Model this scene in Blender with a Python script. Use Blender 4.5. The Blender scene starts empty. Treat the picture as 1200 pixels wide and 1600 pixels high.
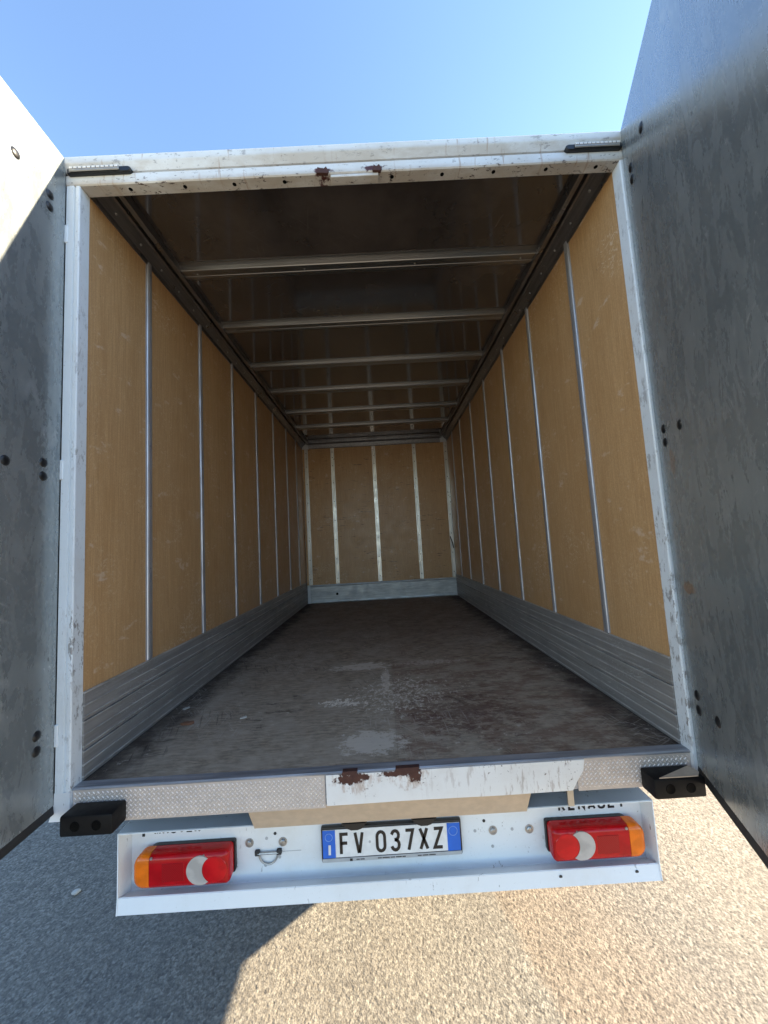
import bpy, bmesh, math, random
import numpy as np
from mathutils import Vector, Matrix

random.seed(7)
S = bpy.context.scene
COL = S.collection

# ------------------------------------------------------------------ camera
cam_d = bpy.data.cameras.new("camera")
cam = bpy.data.objects.new("camera", cam_d)
COL.objects.link(cam)
cam_d.sensor_fit = 'VERTICAL'
cam_d.sensor_height = 24.0
cam_d.lens = 24.0 * 580.55 / 1600.0
cam_d.clip_start = 0.02
cam_d.clip_end = 2000
cam.location = (0.03994, -1.36517, 0.75759)
cam.rotation_euler = (1.658885, 0.0566336, -0.00367)
S.camera = cam

# ------------------------------------------------------------------ sky, sun, exposure
SUN = Vector((2.05, 0.38, 1.0)).normalized()          # direction towards the sun
elev = math.asin(SUN.z)
rot = math.atan2(SUN.x, SUN.y)
w = bpy.data.worlds.new("World")
S.world = w
w.use_nodes = True
wn = w.node_tree.nodes
sky = wn.new("ShaderNodeTexSky")
sky.sky_type = 'NISHITA'
sky.sun_disc = False
sky.sun_elevation = elev
sky.sun_rotation = rot
sky.altitude = 0
sky.air_density = 1.0
sky.dust_density = 0.25
sky.ozone_density = 2.5
wn["Background"].inputs[1].default_value = 0.097
w.node_tree.links.new(sky.outputs[0], wn["Background"].inputs[0])
sl = bpy.data.lights.new("sun", 'SUN')
sl.energy = 5.0
sl.angle = math.radians(0.53)
sl.color = (1.0, 0.845, 0.61)
so = bpy.data.objects.new("sun", sl)
COL.objects.link(so)
so.rotation_euler = SUN.to_track_quat('Z', 'Y').to_euler()
so.location = (20, 4, 10)
vs = S.view_settings
vs.view_transform = 'Standard'
vs.look = 'None'
vs.gamma = 1.0
vs.use_curve_mapping = False
vs.exposure = 2.38
S.cycles.max_bounces = 14
S.cycles.diffuse_bounces = 8
S.cycles.glossy_bounces = 6
S.cycles.use_denoising = True

GZ = -0.95            # ground level; z = 0 is the load floor, y = 0 the rear opening

# ------------------------------------------------------------------ material helper
class Mat:
    def __init__(self, name):
        self.m = bpy.data.materials.new(name)
        self.m.use_nodes = True
        self.t = self.m.node_tree
        self.b = self.t.nodes["Principled BSDF"]
        self._co = None

    def n(self, kind, **kw):
        nd = self.t.nodes.new("ShaderNode" + kind)
        for k, v in kw.items():
            setattr(nd, k, v)
        return nd

    def put(self, sock, v):
        if v is None:
            return
        if isinstance(v, bpy.types.NodeSocket):
            self.t.links.new(v, sock)
        else:
            if hasattr(sock.default_value, "__len__") and not hasattr(v, "__len__"):
                v = (v,) * len(sock.default_value)
            if hasattr(sock.default_value, "__len__") and len(sock.default_value) == 4 and len(v) == 3:
                v = tuple(v) + (1.0,)
            sock.default_value = v

    @property
    def co(self):
        if self._co is None:
            self._co = self.n("TexCoord").outputs["Object"]
        return self._co

    def mapped(self, scale=(1, 1, 1), rot=(0, 0, 0), loc=(0, 0, 0)):
        nd = self.n("Mapping")
        self.put(nd.inputs[0], self.co)
        nd.inputs["Scale"].default_value = scale
        nd.inputs["Rotation"].default_value = rot
        nd.inputs["Location"].default_value = loc
        return nd.outputs[0]

    def noise(self, scale, detail=4, rough=0.55, vec=None, dist=0.0):
        nd = self.n("TexNoise")
        self.put(nd.inputs["Vector"], vec if vec is not None else self.co)
        nd.inputs["Scale"].default_value = scale
        nd.inputs["Detail"].default_value = detail
        nd.inputs["Roughness"].default_value = rough
        nd.inputs["Distortion"].default_value = dist
        return nd.outputs[0]

    def math(self, op, a, b=None, c=None):
        nd = self.n("Math", operation=op)
        self.put(nd.inputs[0], a)
        if b is not None: self.put(nd.inputs[1], b)
        if c is not None: self.put(nd.inputs[2], c)
        return nd.outputs[0]

    def step(self, v, lo, hi, a=0.0, b=1.0):
        nd = self.n("MapRange", interpolation_type='SMOOTHSTEP')
        self.put(nd.inputs[0], v)
        nd.inputs[1].default_value = lo
        nd.inputs[2].default_value = hi
        nd.inputs[3].default_value = a
        nd.inputs[4].default_value = b
        return nd.outputs[0]

    def mix(self, f, a, b, mode='MIX'):
        nd = self.n("Mix", data_type='RGBA', blend_type=mode)
        self.put(nd.inputs[0], f)
        self.put(nd.inputs[6], a)
        self.put(nd.inputs[7], b)
        return nd.outputs[2]

    def xyz(self):
        nd = self.n("SeparateXYZ")
        self.put(nd.inputs[0], self.co)
        return nd.outputs

    def blob(self, c, r, wob=0.6, scale=14, soft=0.25):
        """ragged stain mask: 1 inside an ellipsoid at c with radii r"""
        nd = self.n("Mapping", vector_type='TEXTURE')
        self.put(nd.inputs[0], self.co)
        nd.inputs["Location"].default_value = c
        nd.inputs["Scale"].default_value = r
        ln = self.n("VectorMath", operation='LENGTH')
        self.put(ln.inputs[0], nd.outputs[0])
        d = self.math('ADD', ln.outputs["Value"], self.math('MULTIPLY', self.math('SUBTRACT', self.noise(scale, 6, 0.65), 0.5), wob * 2))
        return self.step(d, 1.0 - soft, 1.0 + soft * 0.3, 1.0, 0.0)

    def bump(self, h, strength=0.3, dist=0.002, prev=None):
        nd = self.n("Bump")
        self.put(nd.inputs["Height"], h)
        nd.inputs["Strength"].default_value = strength
        nd.inputs["Distance"].default_value = dist
        if prev is not None: self.put(nd.inputs["Normal"], prev)
        return nd.outputs[0]

    def set(self, **kw):
        names = dict(color="Base Color", metal="Metallic", rough="Roughness", normal="Normal", coat="Coat Weight",
                     coat_rough="Coat Roughness", spec="Specular IOR Level", trans="Transmission Weight", ior="IOR",
                     sss="Subsurface Weight")
        for k, v in kw.items():
            self.put(self.b.inputs[names[k]], v)
        return self.m

    def scratches(self, seed, angs, scale=9.0, stretch=14.0, lo=0.62, hi=0.68):
        """thin broken scratch lines at several angles (max of a few stretched noises)"""
        out = None
        for k, (rx, ry, rz) in enumerate(angs):
            v1 = self.mapped((1, 1, 1), (rx, ry, rz), (seed + k * 3.1, seed * 0.7, k * 1.7))
            mp = self.n("Mapping")
            self.put(mp.inputs[0], v1)
            mp.inputs["Scale"].default_value = (1.0, 1.0 * stretch, 1.0 * stretch)
            s = self.step(self.noise(scale, 2, 0.5, mp.outputs[0]), lo, hi)
            out = s if out is None else self.math('MAXIMUM', out, s)
        gate = self.step(self.noise(2.3, 3, 0.6, self.mapped(loc=(seed, 3, 1))), 0.48, 0.66)
        return self.math('MULTIPLY', out, gate)

M = {}

def plain(name, color, rough=0.5, metal=0.0, **kw):
    m = Mat(name)
    n = m.noise(30, 5)
    c = m.mix(m.step(n, 0.3, 0.75), tuple(x * 0.86 for x in color), color)
    M[name] = m.set(color=c, rough=m.step(m.noise(50, 4), 0.2, 0.8, max(0.02, rough - 0.08), rough + 0.08), metal=metal, **kw)
    return M[name]

# --- white painted steel with chips and grime
def white_paint(name, edge_axis=None, wear=0.5, base=(0.74, 0.755, 0.76)):
    m = Mat(name)
    dirt = m.step(m.noise(5, 6, 0.65), 0.45, 0.8)
    c = m.mix(m.math('MULTIPLY', dirt, 0.28), base, (0.50, 0.45, 0.38))
    fine = m.step(m.noise(120, 3), 0.66, 0.72)
    c = m.mix(m.math('MULTIPLY', fine, 0.35 * wear), c, (0.25, 0.2, 0.16))
    chips = m.noise(46, 5, 0.7, m.mapped((1, 1, 0.35)))
    g = m.step(m.noise(6, 4, 0.6, m.mapped(loc=(4, 1, 2))), 0.42, 0.68)
    k = m.math('MULTIPLY', m.step(chips, 0.66 - 0.05 * wear, 0.69 - 0.05 * wear), g)
    if edge_axis == 'post':
        ax = m.math('ABSOLUTE', m.xyz()[0])
        e = m.step(ax, 1.056, 1.068, 1.0, 0.12)
        lowz = m.step(m.xyz()[2], 0.0, 1.9, 1.0, 0.35)
        big = m.step(m.noise(60, 6, 0.75, m.mapped((1, 1, 0.3), loc=(0, 0, 5))), 0.535, 0.575)
        gate = m.step(m.noise(4.0, 3, 0.6, m.mapped((1, 1, 1.6), loc=(2, 0, 0))), 0.42, 0.56)
        k = m.math('MAXIMUM', m.math('MULTIPLY', k, 0.6),
                   m.math('MULTIPLY', m.math('MULTIPLY', big, gate), m.math('MULTIPLY', m.math('MULTIPLY', e, lowz), 0.8)))
    c = m.mix(k, c, m.mix(m.noise(20), (0.05, 0.045, 0.05), (0.22, 0.17, 0.13)))
    bn = m.bump(m.math('SUBTRACT', m.noise(60, 3), m.math('MULTIPLY', k, 2.0)), 0.12, 0.002)
    M[name] = m.set(color=c, rough=m.math('ADD', 0.34, m.math('MULTIPLY', k, 0.3)), normal=bn)
    return M[name]

white_paint('white_paint', wear=0.5)
white_paint('post_paint', 'post', wear=0.9, base=(0.73, 0.77, 0.79))
white_paint('clean_paint', wear=0.45, base=(0.72, 0.745, 0.76))

# --- header paint: tiny chips and rust runs
def header_paint():
    m = Mat('header_paint')
    x, y, z = m.xyz()
    c = m.mix(m.math('MULTIPLY', m.step(m.noise(4, 6, 0.65), 0.4, 0.75), 0.4), (0.69, 0.70, 0.69), (0.48, 0.41, 0.32))
    # grime in the groove under the lip and along the lower edge
    gr = m.math('MAXIMUM', m.step(z, 2.204, 2.226, 1.0, 0.0), m.math('MULTIPLY', m.step(z, 2.238, 2.252), m.step(z, 2.275, 2.300, 1.0, 0.0)))
    gr = m.math('MULTIPLY', gr, m.step(m.noise(7, 6, 0.7, m.mapped((0.5, 1, 1))), 0.3, 0.62))
    c = m.mix(m.math('MULTIPLY', gr, 0.55), c, (0.36, 0.28, 0.19))
    g = m.step(m.noise(2.4, 3, 0.6, m.mapped((1, 1, 1), loc=(1.3, 0, 0))), 0.40, 0.56)
    low = m.step(z, 2.202, 2.24, 1.0, 0.45)
    chip = m.math('MULTIPLY', m.math('MULTIPLY', m.step(m.noise(62, 6, 0.75, m.mapped((0.5, 1, 1))), 0.585, 0.61), g), low)
    run = m.math('MULTIPLY', m.step(m.noise(40, 3, 0.6, m.mapped((1, 0.1, 0.12))), 0.61, 0.68), g)
    c = m.mix(m.math('MULTIPLY', run, 0.55), c, (0.3, 0.16, 0.07))
    c = m.mix(chip, c, (0.07, 0.05, 0.045))
    rust = m.math('MAXIMUM', m.blob((-0.112, 0.0, 2.211), (0.042, 0.2, 0.013), 1.1, 55),
                  m.blob((0.085, 0.0, 2.214), (0.045, 0.2, 0.011), 1.1, 55))
    c = m.mix(rust, c, m.mix(m.noise(70), (0.035, 0.012, 0.014), (0.11, 0.03, 0.022)))
    M['header_paint'] = m.set(color=c, rough=0.45, normal=m.bump(m.math('SUBTRACT', m.noise(70, 3), chip), 0.15, 0.002))
header_paint()

def sill_paint():
    m = Mat('sill_paint')
    c = m.mix(m.math('MULTIPLY', m.step(m.noise(7, 6, 0.65), 0.42, 0.8), 0.3), (0.80, 0.79, 0.76), (0.55, 0.48, 0.4))
    st = m.step(m.noise(70, 4, 0.7, m.mapped((1, 0.1, 0.16))), 0.56, 0.64)
    g = m.step(m.xyz()[0], 0.0, 0.42)
    c = m.mix(m.math('MULTIPLY', m.math('MULTIPLY', st, g), 0.5), c, (0.32, 0.24, 0.2))
    chip = m.math('MULTIPLY', m.step(m.noise(80, 5, 0.7), 0.62, 0.65), m.step(m.noise(9, 3), 0.45, 0.62))
    c = m.mix(chip, c, (0.12, 0.08, 0.07))
    rust = m.math('MAXIMUM', m.blob((-0.105, 0.0, -0.020), (0.058, 0.2, 0.020), 1.2, 60),
                  m.math('MAXIMUM', m.blob((0.102, 0, -0.018), (0.028, 0.2, 0.024), 1.2, 70), m.blob((0.04, 0, -0.012), (0.06, .2, 0.010), 1.2, 70)))
    st2 = m.math('MAXIMUM', m.blob((-0.10, 0.0, -0.03), (0.085, 0.2, 0.042), 0.9, 22), m.blob((0.09, 0, -0.028), (0.07, 0.2, 0.04), 0.9, 24))
    c = m.mix(m.math('MULTIPLY', m.math('MULTIPLY', st2, m.step(m.noise(55, 5, 0.7, m.mapped((1, 0.1, 0.3))), 0.42, 0.62)), 0.55), c, (0.34, 0.18, 0.09))
    rc = m.mix(m.noise(60, 5), (0.035, 0.013, 0.010), (0.12, 0.045, 0.028))
    c = m.mix(rust, c, rc)
    M['sill_paint'] = m.set(color=c, rough=m.math('ADD', 0.4, m.math('MULTIPLY', rust, 0.4)),
                            normal=m.bump(m.math('SUBTRACT', m.noise(50, 4), rust), 0.3, 0.002))
sill_paint()

# --- varnished plywood lining
def plywood(name, tint=1.0):
    m = Mat(name)
    oi = m.n("ObjectInfo").outputs["Random"]
    off = m.n("CombineXYZ")
    m.put(off.inputs[0], m.math('MULTIPLY', oi, 7.0)); m.put(off.inputs[2], m.math('MULTIPLY', oi, 11.0))
    ad = m.n("VectorMath", operation='ADD'); m.put(ad.inputs[0], m.co); m.put(ad.inputs[1], off.outputs[0])
    m._co = ad.outputs[0]
    grain = m.noise(150, 6, 0.65, m.mapped((1, 1, 0.035)), 0.4)
    band = m.noise(14, 4, 0.6, m.mapped((1, 1, 0.05)), 0.6)
    c = m.mix(m.step(grain, 0.3, 0.72), (0.51 * tint, 0.298 * tint, 0.132 * tint), (0.67 * tint, 0.42 * tint, 0.205 * tint))
    c = m.mix(m.math('MULTIPLY', m.step(band, 0.42, 0.7), 0.3), c, (0.46 * tint, 0.250 * tint, 0.10 * tint))
    c = m.mix(m.math('MULTIPLY', oi, 0.22), c, (0.40 * tint, 0.215 * tint, 0.09 * tint))
    # fine crazed film marks, pale scuffs and a few dark nicks
    craze = m.step(m.noise(75, 8, 0.8, m.mapped((1, 1, 0.7))), 0.55, 0.62)
    c = m.mix(m.math('MULTIPLY', craze, m.step(m.noise(4, 3), 0.35, 0.65, 0.15, 0.6)), c, (0.72, 0.53, 0.33))
    mot = m.step(m.noise(170, 5, 0.75), 0.40, 0.62)
    c = m.mix(m.math('MULTIPLY', mot, 0.35), c, (0.36, 0.19, 0.075))
    stain = m.step(m.noise(3.2, 5, 0.65, m.mapped((1, 1, 0.6), loc=(9, 2, 4))), 0.5, 0.72)
    c = m.mix(m.math('MULTIPLY', stain, 0.3), c, (0.42, 0.22, 0.08))
    sc = m.scratches(2.0, [(0.0, 0.9, 0.3), (0.6, -0.6, 1.2), (1.2, 1.9, 0.2)], 7, 16, 0.615, 0.67)
    c = m.mix(m.math('MULTIPLY', sc, 0.7), c, (0.72, 0.57, 0.40))
    smear = m.math('MULTIPLY', m.step(m.noise(8.5, 4, 0.62, m.mapped((1, 0.8, 1.7))), 0.61, 0.67), m.step(m.noise(40, 3), 0.35, 0.6))
    c = m.mix(m.math('MULTIPLY', smear, 0.5), c, (0.72, 0.58, 0.44))
    nick = m.math('MULTIPLY', m.step(m.noise(26, 5, 0.72, m.mapped((1.3, 1.3, 1.0))), 0.69, 0.715), m.step(m.noise(5, 2), 0.42, 0.58))
    if name == 'front_plywood':
        cut = m.math('MULTIPLY', m.step(m.noise(16, 3, 0.6, m.mapped((0.5, 1, 5))), 0.64, 0.68), m.step(m.noise(3, 3), 0.42, 0.58))
        nick = m.math('MAXIMUM', nick, m.math('MULTIPLY', cut, 0.8))
    c = m.mix(nick, c, (0.09, 0.04, 0.018))
    M[name] = m.set(color=c, rough=m.step(m.noise(9, 5), 0.3, 0.75, 0.36, 0.52), coat=0.15, coat_rough=0.3,
                    normal=m.bump(m.math('SUBTRACT', grain, m.math('ADD', nick, m.math('MULTIPLY', sc, 0.5))), 0.10, 0.001))
plywood('plywood')
plywood('front_plywood', 1.08)

# --- aluminium
def alu(name, color, rough, metal=0.9, streak=(1, 1, 0.05), dark=0.7):
    m = Mat(name)
    s = m.noise(60, 5, 0.6, m.mapped(streak))
    blotch = m.step(m.noise(6, 5, 0.65), 0.35, 0.75)
    c = m.mix(m.step(s, 0.3, 0.7), tuple(v * dark for v in color), color)
    c = m.mix(m.math('MULTIPLY', blotch, 0.35), c, tuple(v * 0.6 for v in color))
    scr = m.scratches(5.0, [(0.2, 0.1, 0.0), (0.3, 0.8, 1.5)], 8, 18, 0.66, 0.72)
    c = m.mix(m.math('MULTIPLY', scr, 0.6), c, (0.75, 0.75, 0.76))
    M[name] = m.set(color=c, metal=metal, rough=m.step(m.noise(12, 4), 0.3, 0.7, rough - 0.07, rough + 0.1),
                    normal=m.bump(s, 0.06, 0.001))
alu('post_aluminium', (0.66, 0.66, 0.69), 0.46, 0.65)
def kick():
    m = Mat('kick_aluminium')
    x, y, z = m.xyz()
    s = m.noise(60, 5, 0.6, m.mapped((1, 0.05, 1)))
    c = m.mix(m.step(s, 0.3, 0.7), (0.28, 0.265, 0.245), (0.38, 0.362, 0.34))
    c = m.mix(m.math('MULTIPLY', m.step(m.noise(5, 6, 0.68), 0.4, 0.72), 0.35), c, (0.24, 0.235, 0.24))
    zz = m.math('FRACT', m.math('MULTIPLY', z, 10.0))          # planks are 10 cm high
    rub = None
    for q in (0.14, 0.52, 0.965):                              # ribs paler: edges catching light put into the colour, plus rubbing
        d = m.step(m.math('ABSOLUTE', m.math('SUBTRACT', zz, q)), 0.015, 0.04, 1.0, 0.0)
        rub = d if rub is None else m.math('MAXIMUM', rub, d)
    rub = m.math('MULTIPLY', rub, m.step(m.noise(11, 5, 0.7, m.mapped((1, 0.5, 1))), 0.3, 0.62))
    c = m.mix(m.math('MULTIPLY', rub, 0.7), c, (0.72, 0.70, 0.67))
    sc = m.scratches(5.0, [(0.2, 0.1, 0.0), (0.3, 0.8, 1.5), (1.2, 0.1, 0.4)], 8, 18, 0.66, 0.72)
    c = m.mix(m.math('MULTIPLY', sc, 0.5), c, (0.75, 0.74, 0.72))
    M['kick_aluminium'] = m.set(color=c, metal=0.3, rough=m.step(m.noise(12, 4), 0.3, 0.7, 0.42, 0.58), normal=m.bump(s, 0.06, 0.001))
kick()
alu('front_kick_aluminium', (0.62, 0.63, 0.62), 0.5, 0.6, (0.1, 1, 1))
alu('rail_aluminium', (0.30, 0.295, 0.30), 0.34, 0.85, (1, 0.05, 1))
bmx = Mat('beam_galvanised')
M['beam_galvanised'] = bmx.set(color=bmx.mix(bmx.step(bmx.noise(3, 3, 0.5, bmx.mapped((0.2, 1, 1))), 0.3, 0.7), (0.29, 0.285, 0.28), (0.36, 0.355, 0.345)), metal=0.95, rough=0.3)
plain('tread_aluminium', (0.60, 0.515, 0.45), 0.5, 0.1)
plain('tread_raised', (0.86, 0.77, 0.69), 0.36, 0.15)
alu('sill_aluminium', (0.48, 0.49, 0.52), 0.5, 0.5, (0.05, 1, 1), 0.5)
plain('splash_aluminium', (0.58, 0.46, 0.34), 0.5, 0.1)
alu('front_post_aluminium', (0.86, 0.83, 0.77), 0.34, 0.8)
alu('bolt_steel', (0.5, 0.5, 0.5), 0.35, 0.9)

# --- galvanised steel door lining: mottled, smeared, semi-glossy
def door_lining():
    m = Mat('door_lining')
    big = m.noise(1.7, 6, 0.62, m.mapped((1, 1, 0.7)))
    mid = m.noise(13, 7, 0.7, m.mapped((1.3, 1, 0.5)), 0.5)
    fine = m.noise(80, 5, 0.65)
    c = m.mix(m.step(big, 0.32, 0.68), (0.245, 0.275, 0.288), (0.37, 0.40, 0.40))
    c = m.mix(m.math('MULTIPLY', m.step(mid, 0.42, 0.64), 0.5), c, (0.46, 0.492, 0.487))
    c = m.mix(m.math('MULTIPLY', m.step(fine, 0.45, 0.68), 0.3), c, (0.50, 0.52, 0.51))
    streak = m.step(m.noise(34, 4, 0.6, m.mapped((1, 1, 0.06))), 0.5, 0.72)
    c = m.mix(m.math('MULTIPLY', streak, 0.3), c, (0.22, 0.245, 0.255))
    # short pale knocks and rubbed smears from loading
    g = m.scratches(3.0, [(0, 0.5, 0), (0, -0.4, 0), (0, 1.25, 0)], 11, 7, 0.66, 0.72)
    c = m.mix(m.math('MULTIPLY', g, 0.45), c, (0.78, 0.79, 0.78))
    patch = m.step(m.noise(3.6, 4, 0.6, m.mapped((1.6, 1, 0.8), (0, 0.6, 0))), 0.56, 0.68)
    rub = m.math('MULTIPLY', patch, m.step(m.noise(60, 6, 0.7, m.mapped((1, 1, 0.35), (0, 0.5, 0))), 0.45, 0.62))
    c = m.mix(m.math('MULTIPLY', rub, 0.55), c, (0.62, 0.64, 0.635))
    speck = m.step(m.noise(48, 2, 0.5, m.mapped((1, 1, 0.6))), 0.735, 0.76)
    c = m.mix(m.math('MULTIPLY', speck, 0.8), c, (0.1, 0.1, 0.1))
    wspeck = m.step(m.noise(55, 2, 0.5, m.mapped((1, 1, 0.6), loc=(5, 2, 3))), 0.70, 0.73)
    c = m.mix(m.math('MULTIPLY', wspeck, 0.6), c, (0.75, 0.76, 0.75))
    # brown smudges near the hinge edge of the right door
    br = m.math('MAXIMUM', m.blob((0.105, 0.0, 0.565), (0.05, 0.2, 0.022), 1.1, 22), m.math('MULTIPLY', m.blob((0.11, 0.0, 0.98), (0.022, 0.2, 0.05), 0.9, 25), 0.6))
    right = m.math('GREATER_THAN', m.n("ObjectInfo").outputs["Object Index"], 1.5)
    c = m.mix(m.math('MULTIPLY', m.math('MULTIPLY', br, right), 0.7), c, (0.40, 0.22, 0.10))
    M['door_lining'] = m.set(color=c, metal=0.58, coat=0.12, coat_rough=0.16,
                             rough=m.math('ADD', m.step(mid, 0.3, 0.7, 0.21, 0.34), m.math('MULTIPLY', rub, 0.2)),
                             normal=m.bump(m.math('ADD', m.math('MULTIPLY', mid, 0.5), fine), 0.06, 0.001))
door_lining()

# --- dark film-faced ceiling
def ceiling():
    m = Mat('ceiling_film')
    c = m.mix(m.step(m.noise(2.5, 5, 0.6), 0.35, 0.7), (0.046, 0.038, 0.034), (0.080, 0.066, 0.058))
    sc = m.scratches(1.0, [(0, 0, 0.4), (0, 0, -0.8), (0, 0, 1.4)], 6, 14, 0.66, 0.73)
    c = m.mix(m.math('MULTIPLY', sc, 0.12), c, (0.2, 0.19, 0.18))
    M['ceiling_film'] = m.set(color=c, rough=m.step(m.noise(14, 6, 0.7), 0.3, 0.75, 0.06, 0.13), spec=1.0, coat=0.5, coat_rough=0.08,
                              normal=m.bump(m.noise(18, 3), 0.03, 0.002))
ceiling()

# --- worn phenolic floor
def floor():
    m = Mat('worn_floor')
    x, y, z = m.xyz()
    fib = m.noise(70, 6, 0.7, m.mapped((0.25, 1, 1)))
    blot = m.noise(5, 7, 0.68)
    c = m.mix(m.step(fib, 0.38, 0.62), (0.175, 0.134, 0.094), (0.43, 0.345, 0.255))
    c = m.mix(m.math('MULTIPLY', m.step(m.noise(26, 8, 0.78, m.mapped((0.4, 1, 1), loc=(7, 1, 0))), 0.42, 0.6), 0.45), c, (0.20, 0.165, 0.125))
    c = m.mix(m.math('MULTIPLY', m.step(m.math('ADD', y, m.math('MULTIPLY', m.noise(4, 5, 0.7), 0.9)), 1.2, 1.75, 1.0, 0.0), 0.2), c, (0.48, 0.405, 0.305))
    c = m.mix(m.math('MULTIPLY', m.step(blot, 0.42, 0.62), 0.6), c, (0.42, 0.35, 0.27))
    # reddish film left on the right-hand sheet
    rx = m.math('MULTIPLY', m.step(x, 0.045, 0.06), m.step(y, 1.05, 1.2, 1.0, 0.45))
    red = m.math('MULTIPLY', rx, m.step(m.noise(6.5, 7, 0.72, m.mapped((1, 1.6, 1), loc=(3, 0, 0))), 0.42, 0.60))
    c = m.mix(m.math('MULTIPLY', red, 0.62), c, (0.165, 0.088, 0.062))
    # darker towards the far end
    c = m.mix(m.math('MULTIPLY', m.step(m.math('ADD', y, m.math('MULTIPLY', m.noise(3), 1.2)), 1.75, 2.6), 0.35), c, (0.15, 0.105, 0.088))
    # darker along the kick boards
    edge = m.step(m.math('ADD', m.math('ABSOLUTE', x), m.math('MULTIPLY', m.noise(9, 5, 0.7), 0.35)), 1.02, 1.22)
    c = m.mix(m.math('MULTIPLY', edge, 0.85), c, (0.05, 0.036, 0.03))
    # worn through patches
    def pale(mask, f, col=(0.66, 0.58, 0.48)):
        nonlocal c
        c = m.mix(m.math('MULTIPLY', mask, f), c, col)
    n1 = m.noise(20, 8, 0.78, m.mapped((0.8, 1.2, 1)))
    n2 = m.noise(38, 8, 0.8, m.mapped((1.1, 0.7, 1), loc=(2, 3, 0)))
    def worn(c0, r, nn, lo, hi):
        soft = m.blob(c0, r, 0.25, 5, 0.9)
        return m.step(m.math('ADD', m.math('MULTIPLY', soft, 0.4), nn), lo, hi)
    pale(worn((-0.15, 1.06, 0), (0.32, 0.13, 1), n1, 0.76, 0.84), 0.75)
    pale(worn((0.015, 0.80, 0), (0.05, 0.40, 1), n2, 0.77, 0.85), 0.75)
    pale(worn((-0.05, 0.15, 0), (0.24, 0.17, 1), n1, 0.75, 0.84), 0.75)
    pale(worn((-0.2, 0.53, 0), (0.28, 0.12, 1), n2, 0.85, 0.90), 0.95, (0.80, 0.72, 0.60))
    pale(worn((0.3, 1.07, 0), (0.5, 0.10, 1), n2, 0.82, 0.90), 0.6, (0.55, 0.45, 0.37))
    pale(worn((0.1, 0.6, 0), (0.75, 0.65, 1), n2, 0.90, 0.945), 0.75, (0.72, 0.64, 0.53))
    pale(worn((0.35, 0.35, 0), (0.6, 0.45, 1), n1, 0.82, 0.92), 0.6, (0.085, 0.034, 0.027))
    pale(worn((-0.55, 0.5, 0), (0.5, 0.7, 1), m.noise(17, 8, 0.78, m.mapped((0.35, 1.2, 1), loc=(5, 5, 0))), 0.93, 1.0), 0.7, (0.06, 0.044, 0.034))
    wear = m.math('MULTIPLY', m.step(m.noise(30, 7, 0.78), 0.58, 0.64), m.step(m.noise(2.6, 3, 0.6, m.mapped(loc=(1, 4, 0))), 0.45, 0.62))
    pale(wear, 0.6)
    sc = m.scratches(8.0, [(0, 0, 0.2), (0, 0, 1.5), (0, 0, 0.9), (0, 0, -0.5)], 7, 20, 0.62, 0.665)
    pale(sc, 0.4, (0.55, 0.49, 0.42))
    ds = m.scratches(15.0, [(0, 0, 0.1), (0, 0, -0.25), (0, 0, 1.2)], 5, 18, 0.62, 0.665)
    pale(ds, 0.5, (0.035, 0.026, 0.021))
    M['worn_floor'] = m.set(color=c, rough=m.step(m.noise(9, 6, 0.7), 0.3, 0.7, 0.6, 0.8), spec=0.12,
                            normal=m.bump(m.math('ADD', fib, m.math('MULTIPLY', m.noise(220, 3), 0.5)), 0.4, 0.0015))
floor()

plain('black_rubber', (0.006, 0.006, 0.0065), 0.5, spec=0.22)
plain('black_plastic', (0.012, 0.012, 0.013), 0.4)
plain('seal_rubber', (0.02, 0.02, 0.021), 0.62)
plain('hole_black', (0.002, 0.002, 0.002), 0.7, spec=0.1)
plain('underbody', (0.03, 0.03, 0.032), 0.7)
plain('lamp_clear', (0.30, 0.29, 0.27), 0.2, coat=0.4)
plain('led_white', (0.8, 0.78, 0.74), 0.3)
plain('plate_white', (0.74, 0.75, 0.75), 0.35)
plain('plate_blue', (0.012, 0.13, 0.60), 0.35)
plain('plate_star', (0.16, 0.30, 0.66), 0.4)
plain('plate_black', (0.01, 0.01, 0.011), 0.35)
plain('frame_grey', (0.42, 0.43, 0.44), 0.35)
plain('paper', (0.55, 0.52, 0.47), 0.8)
plain('wood_scrap', (0.22, 0.10, 0.055), 0.75)
plain('pale_stone', (0.42, 0.41, 0.39), 0.8)
plain('tyre_rubber', (0.022, 0.022, 0.023), 0.75)
plain('rim_steel', (0.4, 0.4, 0.41), 0.4, 0.8)

def lens(name, color, rough=0.12, ribs=260.0):
    m = Mat(name)
    wv = m.n("TexWave", wave_type='BANDS', bands_direction='X')
    m.put(wv.inputs[0], m.co); wv.inputs["Scale"].default_value = ribs / 6.28
    inner = m.step(m.noise(17, 3, 0.5, m.mapped((1, 1, 1.4))), 0.38, 0.62)
    c = m.mix(inner, tuple(v * 0.8 for v in color), color)
    M[name] = m.set(color=c, rough=rough, spec=0.35, normal=m.bump(wv.outputs["Fac"], 0.12, 0.001))
lens('red_lens', (0.44, 0.003, 0.006))
lens('dark_red_lens', (0.56, 0.006, 0.009), ribs=600)
def reflector():
    m = Mat('reflector_red')
    ch = m.n("TexChecker"); m.put(ch.inputs["Vector"], m.co); ch.inputs["Scale"].default_value = 260
    m.put(ch.inputs[1], (0.36, 0.003, 0.005)); m.put(ch.inputs[2], (0.26, 0.002, 0.004))
    M['reflector_red'] = m.set(color=ch.outputs[0], rough=0.2, spec=0.4, normal=m.bump(ch.outputs[1], 0.3, 0.001))
reflector()
lens('amber_lens', (0.80, 0.17, 0.008))
lens('reverse_lens', (0.46, 0.42, 0.385), 0.22, 500)

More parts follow.
